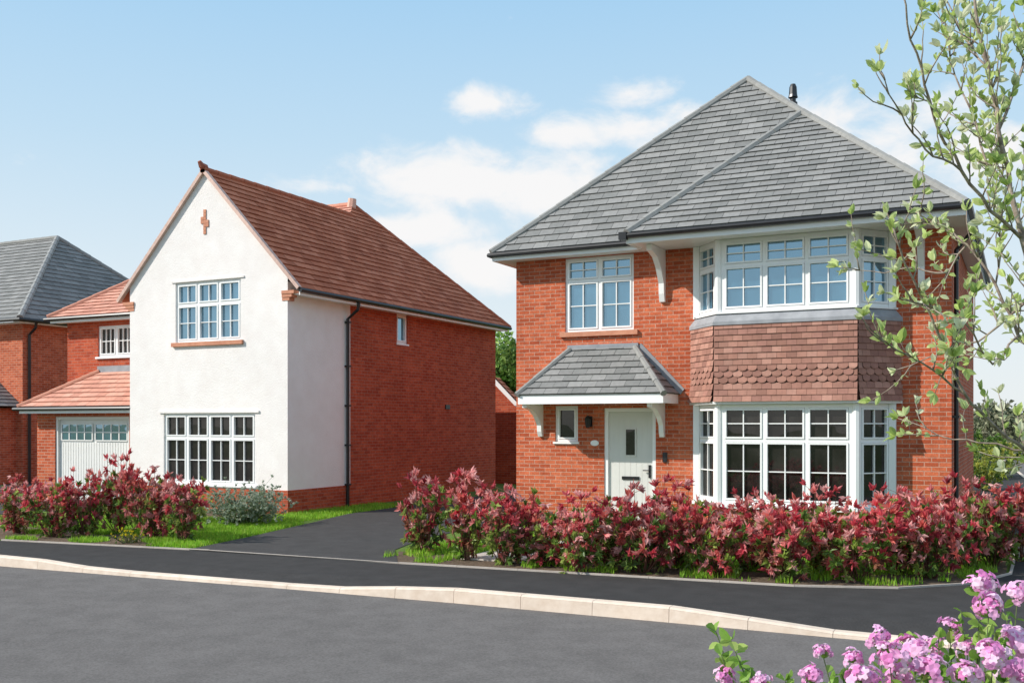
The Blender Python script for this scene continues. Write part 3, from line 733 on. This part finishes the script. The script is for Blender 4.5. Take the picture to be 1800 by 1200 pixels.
LAV = [(.36, .42, .32), (.46, .50, .40), (.28, .34, .24)]; YEL = [(.42, .48, .08), (.30, .38, .07), (.5, .5, .1)]; DG = [(.09, .18, .03), (.13, .23, .04)]
def place(o, px, py, s=1): p = gp(px, py); o.location = (p.x, p.y, 0); o.scale = (s, s, s)
o = bush('lavender_bush', 'low silvery green bush at the corner of the white house', 'bush', None, 201, .68, 1.9, 56, 14, LAV, LAV, .07, stemmat='stem_green'); place(o, 430, 922)
o = bush('yellow_shrub', 'small yellow-green shrub under the lower window of the white house', 'bush', None, 202, .6, 1.1, 22, 12, YEL, DG, .06, .4, 'stem_green'); place(o, 335, 918)
o = bush('yellow_shrub', 'small yellow-green shrub behind the hedge, left of the lower window', 'bush', None, 203, .6, .9, 16, 10, YEL, DG, .06, .1, 'stem_green'); place(o, 245, 908)
o = bush('yellow_flowers', 'low yellow-flowering plant at the foot of the left hedge', 'plant', None, 204, .22, .6, 14, 6, [(.8, .68, .03), (.4, .45, .04)], DG, .04, .2, 'stem_green'); place(o, 225, 954)
for i, (px, py, s, lab) in enumerate(((1733, 862, 1.6, 'yellow-green bush beside the side road, nearest the brick house'), (1752, 838, 1.8, 'yellow-green bush further along the side road edge'), (1722, 842, 2.0, 'dull green bush against the brick house far corner'))):
    o = bush('roadside_bush', lab, 'bush', 'bushes beside the side road', 210 + i, .85, 1.1, 18, 10, YEL if i < 2 else DG, DG + YEL, .09, .3, 'stem_green'); place(o, px, py, s)

gb = MB(); rr = random.Random(3)
def blades(x0, x1, y0, y1, n, test=None, hmin=.04, hmax=.09):
    for _ in range(n):
        x, y = rr.uniform(x0, x1), rr.uniform(y0, y1)
        if test and not test(x, y): continue
        h = rr.uniform(hmin, hmax); a = rr.uniform(0, 6.28); w_ = .006 + .004 * rr.random(); l = rr.uniform(0, .6) * h
        g = rr.uniform(.8, 1.25); c = (.24 * g, .46 * g, .03 * g) if rr.random() < .8 else (.36 * g, .48 * g, .06 * g)
        ca, sa = math.cos(a), math.sin(a)
        gb.poly([(x - w_ * ca, y - w_ * sa, .005), (x + w_ * ca, y + w_ * sa, .005), (x + l * sa, y - l * ca, h)], c)
def leftlawn(x, y):
    e = lerp1(y, [(11.4, -11.3), (13, -11.6), (15, -12.1), (17.5, -12.75)])
    if x < -12.2 and y < 12.6 and math.sin(x * 4.3 + y * 3) + math.sin(x * 2.1 - y * 5) < .8: return False
    return x < e and y > lerp1(x, [(-19, 10.98), (-14.9, 11.1), (-10.9, 11.6)])
blades(-17.5, -11.2, 11.1, 15.4, 60000, leftlawn); blades(-13.8, -12.5, 15.2, 20, 8000, leftlawn)
def rlawn(x, y):
    if -7.1 < x < -6.05: return False
    e = lerp1(x, [(-8, 11.68), (-5, 11.92), (-2.4, 12.15), (-1.3, 12.55), (-.6, 13.3), (-.2, 14.4)])
    if y < e + .05: return False
    n = math.sin(x * 3.1 + y * 2) + math.sin(x * 5.7 - y * 3.3) + .5 * math.sin(x * 11 + y * 7)
    return y > e + 1.0 or n > .35
blades(-8.2, -.3, 11.7, 17, 46000, rlawn, .05, .12)
o = gb.build('grass', 'blade', uv=False); o['kind'] = 'stuff'; o['label'] = 'short green grass blades growing in the front gardens'; o['category'] = 'grass'

def bgtree(label, x, y, hh, ww, cols, seed, group=None, n=2600, ls=.28):
    rr = random.Random(seed); root = thing('tree', label, 'tree', (x, y, 0), group)
    t = MB(); t.tube([(x, y, -.2), (x + .1, y, hh * .35), (x, y + .1, hh * .8)], [hh * .025, hh * .018, hh * .006], 7)
    for k in range(6):
        a = rr.uniform(0, 6.28); t.tube([(x, y, hh * (.25 + .07 * k)), (x + math.cos(a) * ww * .3, y + math.sin(a) * ww * .3, hh * (.45 + .08 * k))], [hh * .01, hh * .004], 5)
    t.build('trunk', 'bark', root, uv=False)
    c = MB(); cl = []
    for k in range(26):
        d = rdir(rr, .1); r = rr.uniform(.35, 1)
        cl.append((V((x + d.x * ww * .42 * r, y + d.y * ww * .42 * r, hh * .62 + d.z * hh * .33 * r)), rr.uniform(.12, .24) * ww, rr.uniform(.6, 1.3)))
    for _ in range(n):
        p, r, g = rr.choice(cl); d = rdir(rr); q = p + d * r * rr.uniform(.5, 1.05); k = rr.choice(cols); g2 = g * rr.uniform(.75, 1.25)
        leaf2(c, q, rdir(rr), rdir(rr), ls, ls * .7, tuple(v * g2 for v in k))
    c.build('crown', 'foliage', root, uv=False)
TG = [(.19, .31, .07), (.14, .25, .05), (.27, .38, .09)]
p = at(890, 745, 47); bgtree('green tree rising in the gap between the two houses', p.x, p.y, 6.4, 5, TG, 301, n=5000)
p = at(900, 745, 56); bgtree('second green tree in the gap, further back behind the brick house', p.x, p.y, 6.0, 6, TG, 302, n=4000)
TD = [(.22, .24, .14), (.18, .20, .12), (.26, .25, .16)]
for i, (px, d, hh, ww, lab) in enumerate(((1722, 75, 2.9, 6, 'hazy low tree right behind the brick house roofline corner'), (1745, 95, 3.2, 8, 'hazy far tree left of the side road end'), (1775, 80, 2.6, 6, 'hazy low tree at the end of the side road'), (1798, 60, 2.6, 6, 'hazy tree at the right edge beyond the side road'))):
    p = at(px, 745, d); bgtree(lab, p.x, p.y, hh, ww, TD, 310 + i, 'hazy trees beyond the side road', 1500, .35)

# foreground tree
ft = thing('young_tree', 'young tree with thin pale branches and fresh leaves at the right edge in the foreground', 'tree', tuple(gp(1870, 1640)[:2]) + (0,))
rr = random.Random(77)
D0 = 3.8
def br(pts, r0, r1, dd=0., d1=None):
    out = []
    n = len(pts)
    for i, (px, py) in enumerate(pts):
        f = i / (n - 1); d = D0 + dd + ((d1 - dd) * f if d1 is not None else 0); out.append(at(px, py, d))
    dense = []
    for i in range(n - 1):
        for k in range(3):
            f = k / 3; p = out[i].lerp(out[i + 1], f); dense.append(p + rdir(rr) * (.008 if k else 0))
    dense.append(out[-1]); m = len(dense)
    return dense, [r0 + (r1 - r0) * i / (m - 1) for i in range(m)]
base = ft.location
tr = MB()
tpts, trad = br([(1880, 1300), (1868, 1000), (1856, 850), (1838, 650), (1822, 520), (1797, 420), (1775, 330), (1755, 230), (1738, 120), (1715, 20), (1700, -120)], .017, .0045)
tpts = [V((base.x, base.y, -.15)), V((base.x, base.y, .35))] + tpts; trad = [.030, .024] + trad
tr.tube(tpts, trad, 10); tr.build('trunk', 'bark', ft, uv=False, smooth=True)
LF = MB()
LC = [(.64, .72, .32), (.56, .66, .24), (.70, .74, .44), (.48, .60, .18), (.78, .80, .56), (.66, .74, .36)]
def cluster(p, d, n, L):
    base = rr.choice(LC)
    for j in range(n):
        dd = (d * .9 + rdir(rr) * .75 + V((0, 0, .35))).normalized(); g = rr.uniform(.85, 1.15)
        l = L * rr.uniform(.45, 1.1)
        leaf4(LF, p, dd, rdir(rr, .5), l, l * .5, tuple(min(.85, x * g) for x in base))
def twigs(mb, pts, n, ln):
    for _ in range(n):
        i = rr.randint(1, len(pts) - 2); p = pts[i]; t = (pts[i + 1] - pts[i]).normalized()
        d = (t * .6 + rdir(rr) * .8 + V((0, 0, .35)) - RT * .05).normalized(); L = ln * rr.uniform(.35, 1.1)
        q = [p]
        for k in range(5): d = (d + rdir(rr) * .25 + V((0, 0, .1))).normalized(); q.append(q[-1] + d * L / 5)
        mb.tube(q, [.0032, .0028, .0024, .002, .0017, .0014], 5)
        for k in (1, 2, 3, 4):
            if rr.random() < .8: cluster(q[k], (rdir(rr) + d).normalized(), rr.randint(2, 4), .042)
        cluster(q[-1], d, rr.randint(4, 7), .052)
BR = [([(1797, 420), (1740, 370), (1690, 300), (1650, 230), (1625, 150), (1600, 70), (1585, -20)], .0075, .0028, 0, -.35, 16),
      ([(1690, 300), (1640, 275), (1605, 235), (1575, 185), (1545, 125)], .0045, .0018, -.15, -.4, 8),
      ([(1838, 650), (1790, 590), (1750, 500), (1700, 430), (1655, 400), (1600, 365)], .0075, .0028, 0, .3, 16),
      ([(1700, 430), (1665, 480), (1610, 470), (1555, 480), (1490, 475)], .004, .0016, .2, .5, 7),
      ([(1856, 850), (1790, 780), (1740, 740), (1695, 690), (1650, 590), (1605, 490), (1570, 400)], .008, .0028, 0, -.4, 16),
      ([(1695, 690), (1640, 650), (1575, 615), (1515, 560)], .0045, .0016, -.15, -.45, 9),
      ([(1815, 792), (1720, 778), (1650, 765), (1578, 735)], .0042, .0016, 0, .2, 4),
      ([(1755, 230), (1790, 140), (1822, 60), (1840, -30)], .006, .003, 0, .3, 14),
      ([(1738, 120), (1690, 60), (1650, -40)], .0045, .0022, 0, .3, 12),
      ([(1775, 330), (1735, 290), (1705, 190), (1670, 100), (1648, 20)], .0055, .002, 0, .35, 17),
      ([(1822, 520), (1770, 560), (1720, 600), (1660, 620), (1575, 650)], .0055, .002, 0, .35, 10),
      ([(1750, 500), (1760, 420), (1745, 340), (1752, 260)], .004, .002, .15, .3, 14),
      ([(1790, 590), (1745, 640), (1690, 560), (1640, 540), (1580, 525)], .0045, .0018, .05, -.4, 11)]
for pts, r0, r1, d0, d1, nt_ in BR:
    b_ = MB(); q, rad = br(pts, r0, r1, d0, d1); b_.tube(q, rad, 7)
    twigs(b_, q, nt_, .22); cluster(q[-1], (q[-1] - q[-2]).normalized(), 5, .05)
    b_.build('branch', 'bark', ft, uv=False, smooth=True)
b_ = MB(); twigs(b_, tpts[12:], 34, .3); b_.build('branch', 'bark', ft, uv=False, smooth=True)
LF.build('leaves', 'leaf_fresh', ft, uv=False)

# foreground flowering shrub
c0_ = at(1700, 1100, 2.5); fs = thing('flowering_shrub', 'pink flowering shrub with small leaves in the bottom right foreground', 'shrub', (c0_.x + .05, c0_.y, .02))
rr = random.Random(31)
ST, LV, FL = MB(), MB(), MB(); b0 = fs.location.copy()
PK = [(.86, .38, .70), (.90, .54, .79), (.80, .28, .60), (.93, .68, .85), (.88, .46, .74)]
def umbel(p, up, R):
    for j in range(26):
        d = (rdir(rr) * 1.0 + up * .8).normalized(); q = p + d * R * rr.uniform(.6, 1.3)
        d = (d + rdir(rr) * .5).normalized()
        x = d.cross(V((.3, .5, .8))).normalized(); y = d.cross(x); c = rr.choice(PK); rp_ = R * rr.uniform(.32, .45); a0 = rr.random() * 6
        for k in range(5):
            a = a0 + k * 1.2566; e = x * math.cos(a) + y * math.sin(a); f = x * -math.sin(a) + y * math.cos(a); g = rr.uniform(.9, 1.1); h_ = rr.uniform(-.002, .003)
            FL.poly([q, q + e * rp_ * .6 + f * rp_ * .45 + d * .003, q + e * rp_ * 1.1 + f * rp_ * .25 + d * h_, q + e * rp_ * 1.1 - f * rp_ * .25 + d * h_, q + e * rp_ * .6 - f * rp_ * .45 + d * .003], tuple(min(.95, v * g) for v in c))
        FL.tube([p, q], .001, 3, (.3, .4, .14), cap=False)
SG = [(.28, .48, .08), (.36, .54, .12), (.20, .36, .06), (.44, .56, .16)]
def shoot(px, py, d, flower, R=.03, nl=26):
    tip = at(px, py, d); b = b0 + V((rr.uniform(-.12, .12), rr.uniform(-.12, .12), 0))
    md = V(((tip.x * 2 + b.x) / 3, (tip.y * 2 + b.y) / 3, tip.z * .55))
    q = [b * (1 - f) ** 2 + md * (2 * f * (1 - f)) + tip * f * f for f in [k / 8 for k in range(9)]]
    ST.tube(q, [.006 - .0006 * k for k in range(9)], 5)
    ax = (q[-1] - q[-2]).normalized()
    for k in range(nl):
        f = rr.uniform(.66, 1.0) if k > 2 else 1.0; p = b * (1 - f) ** 2 + md * (2 * f * (1 - f)) + tip * f * f
        dd = (rdir(rr) + ax * .3).normalized(); g = rr.uniform(.8, 1.2)
        L = rr.uniform(.022, .042); leaf4(LV, p, dd, rdir(rr, .8), L, L * .6, tuple(v * g for v in rr.choice(SG)))
    if flower: umbel(tip + ax * .012, (ax + V((0, 0, .5)) - FW * .5).normalized(), R)
for a in ((1725, 1042, 2.5, 1, .034), (1788, 1055, 2.6, 1, .03), (1738, 1078, 2.35, 1, .028), (1545, 1132, 2.4, 1, .024), (1605, 1155, 2.5, 1, .036), (1565, 1168, 2.3, 1, .034), (1640, 1152, 2.6, 1, .032), (1500, 1168, 2.35, 1, .022), (1448, 1157, 2.4, 1, .018), (1780, 1140, 2.4, 1, .038), (1745, 1168, 2.3, 1, .034), (1700, 1150, 2.5, 1, .028), (1670, 1110, 2.6, 1, .022), (1630, 1192, 2.3, 1, .036), (1430, 1200, 2.3, 1, .026), (1280, 1200, 2.35, 1, .022), (1520, 1205, 2.25, 1, .034), (1790, 1200, 2.3, 1, .036), (1345, 1208, 2.3, 1, .02), (1695, 1198, 2.3, 1, .032), (1580, 1205, 2.35, 1, .03),
          (1258, 1108, 2.45, 0), (1285, 1125, 2.4, 0), (1268, 1150, 2.35, 0), (1320, 1180, 2.4, 0), (1300, 1160, 2.5, 0), (1690, 1075, 2.5, 0), (1650, 1120, 2.4, 0), (1590, 1115, 2.6, 0), (1480, 1185, 2.4, 0), (1380, 1195, 2.4, 0), (1720, 1100, 2.45, 0), (1770, 1090, 2.5, 0), (1610, 1135, 2.5, 0), (1545, 1185, 2.5, 0), (1665, 1165, 2.5, 0), (1720, 1130, 2.55, 0), (1455, 1210, 2.4, 0), (1690, 1190, 2.4, 0), (1750, 1110, 2.5, 0)):
    shoot(*a) if len(a) == 5 else shoot(*a[:4], nl=36)
for _ in range(60): shoot(rr.uniform(1300, 1900), rr.uniform(1225, 1420), rr.uniform(2.2, 2.9), rr.random() < .4, .03)
ST.build('stems', 'stem_green', fs, uv=False); LV.build('leaves', 'leaf_fresh', fs, uv=False); FL.build('flowers', 'petal', fs, uv=False)

# ------------------------------------------------------------------ light, sky, camera
sd = V((1.40, 1.12, -1.32)).normalized()
sl_ = bpy.data.lights.new('Sun', 'SUN'); sl_.energy = 5.0; sl_.angle = math.radians(.5); sl_.color = (1, .94, .86)
so_ = bpy.data.objects.new('Sun', sl_); COL.objects.link(so_); so_.rotation_euler = sd.to_track_quat('-Z', 'Y').to_euler()
wd = bpy.data.worlds.new('World'); scene.world = wd; wd.use_nodes = True; nt = wd.node_tree
bgd = nt.nodes['Background']; bgd.inputs['Strength'].default_value = .1
sky = nt.nodes.new('ShaderNodeTexSky'); sky.sky_type = 'NISHITA'; sky.sun_disc = False
sky.sun_elevation = math.asin(-sd.z); sky.sun_rotation = math.atan2(-sd.x, -sd.y); sky.dust_density = 1.2
tc = nt.nodes.new('ShaderNodeTexCoord'); sp = nt.nodes.new('ShaderNodeSeparateXYZ'); nt.links.new(tc.outputs['Generated'], sp.inputs[0])
def M(op, a, b=None, c=None):
    n = nt.nodes.new('ShaderNodeMath'); n.operation = op
    for i, v in enumerate((a, b, c)):
        if v is None: continue
        if hasattr(v, 'is_output'): nt.links.new(v, n.inputs[i])
        else: n.inputs[i].default_value = v
    return n.outputs[0]
az = M('ARCTAN2', sp.outputs[0], sp.outputs[1]); el = M('ARCSINE', sp.outputs[2])
cr = nt.nodes.new('ShaderNodeValToRGB'); nt.links.new(M('DIVIDE', el, 1.5708), cr.inputs[0])
e = cr.color_ramp.elements
e[0].position = 0; e[0].color = (.88, .92, .93, 1); e[1].position = 1; e[1].color = (.48, .61, .80, 1)
for p_, c_ in ((.09, (.75, .87, .95, 1)), (.17, (.56, .77, .94, 1)), (.26, (.40, .67, .93, 1)), (.45, (.46, .65, .88, 1))):
    x = e.new(p_); x.color = c_
sc = nt.nodes.new('ShaderNodeVectorMath'); sc.operation = 'SCALE'; sc.inputs['Scale'].default_value = 10; nt.links.new(cr.outputs[0], sc.inputs[0])
base_sky = mixc(nt, sky.outputs[0], sc.outputs[0], .92)
nz = nt.nodes.new('ShaderNodeTexNoise'); nz.inputs['Scale'].default_value = 13; nz.inputs['Detail'].default_value = 11; nz.inputs['Roughness'].default_value = .6; nz.inputs['Distortion'].default_value = .3
mp = nt.nodes.new('ShaderNodeMapping'); mp.inputs['Scale'].default_value = (1, 1, 1.8); nt.links.new(tc.outputs['Generated'], mp.inputs[0]); nt.links.new(mp.outputs[0], nz.inputs['Vector'])
acc = None
CL = [(868, 182, 96, 34, 1.15), (1110, 165, 95, 34, .95), (1080, 228, 180, 38, 1.05), (1210, 205, 100, 36, .9), (790, 320, 255, 70, 1.4), (960, 330, 160, 60, 1.1), (740, 405, 160, 44, 1.1), (590, 330, 90, 18, .8), (1450, 205, 140, 54, 1.15), (1560, 250, 110, 76, 1.0), (845, 465, 130, 60, 1.2), (1640, 190, 120, 48, .9), (1750, 260, 120, 60, .8), (1030, 320, 90, 60, .9)]
for px, py, rx, ry, st_ in CL:
    d = (at(px, py, 1) - V((0, 0, H))).normalized(); t = (px - 900) / FPX
    a_, e_ = math.atan2(d.x, d.y), math.asin(d.z)
    u = M('DIVIDE', M('SUBTRACT', az, a_), rx / FPX / (1 + t * t)); v_ = M('DIVIDE', M('SUBTRACT', el, e_), ry / FPX / math.sqrt(1 + t * t))
    r2 = M('ADD', M('MULTIPLY', u, u), M('MULTIPLY', v_, v_))
    val = M('MULTIPLY', M('SUBTRACT', 1, M('SQRT', r2)), st_)
    acc = val if acc is None else M('MAXIMUM', acc, val)
dens = M('ADD', M('MAXIMUM', acc, -.6), M('MULTIPLY', M('SUBTRACT', nz.outputs['Fac'], .5), 3.0))
mr = nt.nodes.new('ShaderNodeMapRange'); mr.interpolation_type = 'SMOOTHSTEP'; nt.links.new(dens, mr.inputs[0]); mr.inputs[1].default_value = -.1; mr.inputs[2].default_value = .95; mr.inputs[4].default_value = .92
fin = mixc(nt, base_sky, (9.7, 9.5, 9.4), mr.outputs[0])
nt.links.new(fin, bgd.inputs['Color'])
cam = bpy.data.cameras.new('Camera'); co = bpy.data.objects.new('Camera', cam); COL.objects.link(co)
co.location = (0, 0, H); co.rotation_euler = (math.pi / 2, 0, YAW); cam.sensor_width = 36; cam.lens = 36 * FPX / 1800; cam.shift_y = (HY - 600) / 1800
cam.clip_end = 5000; cam.clip_start = .05; scene.camera = co
scene.view_settings.view_transform = 'Standard'; scene.view_settings.look = 'None'; scene.view_settings.exposure = 0
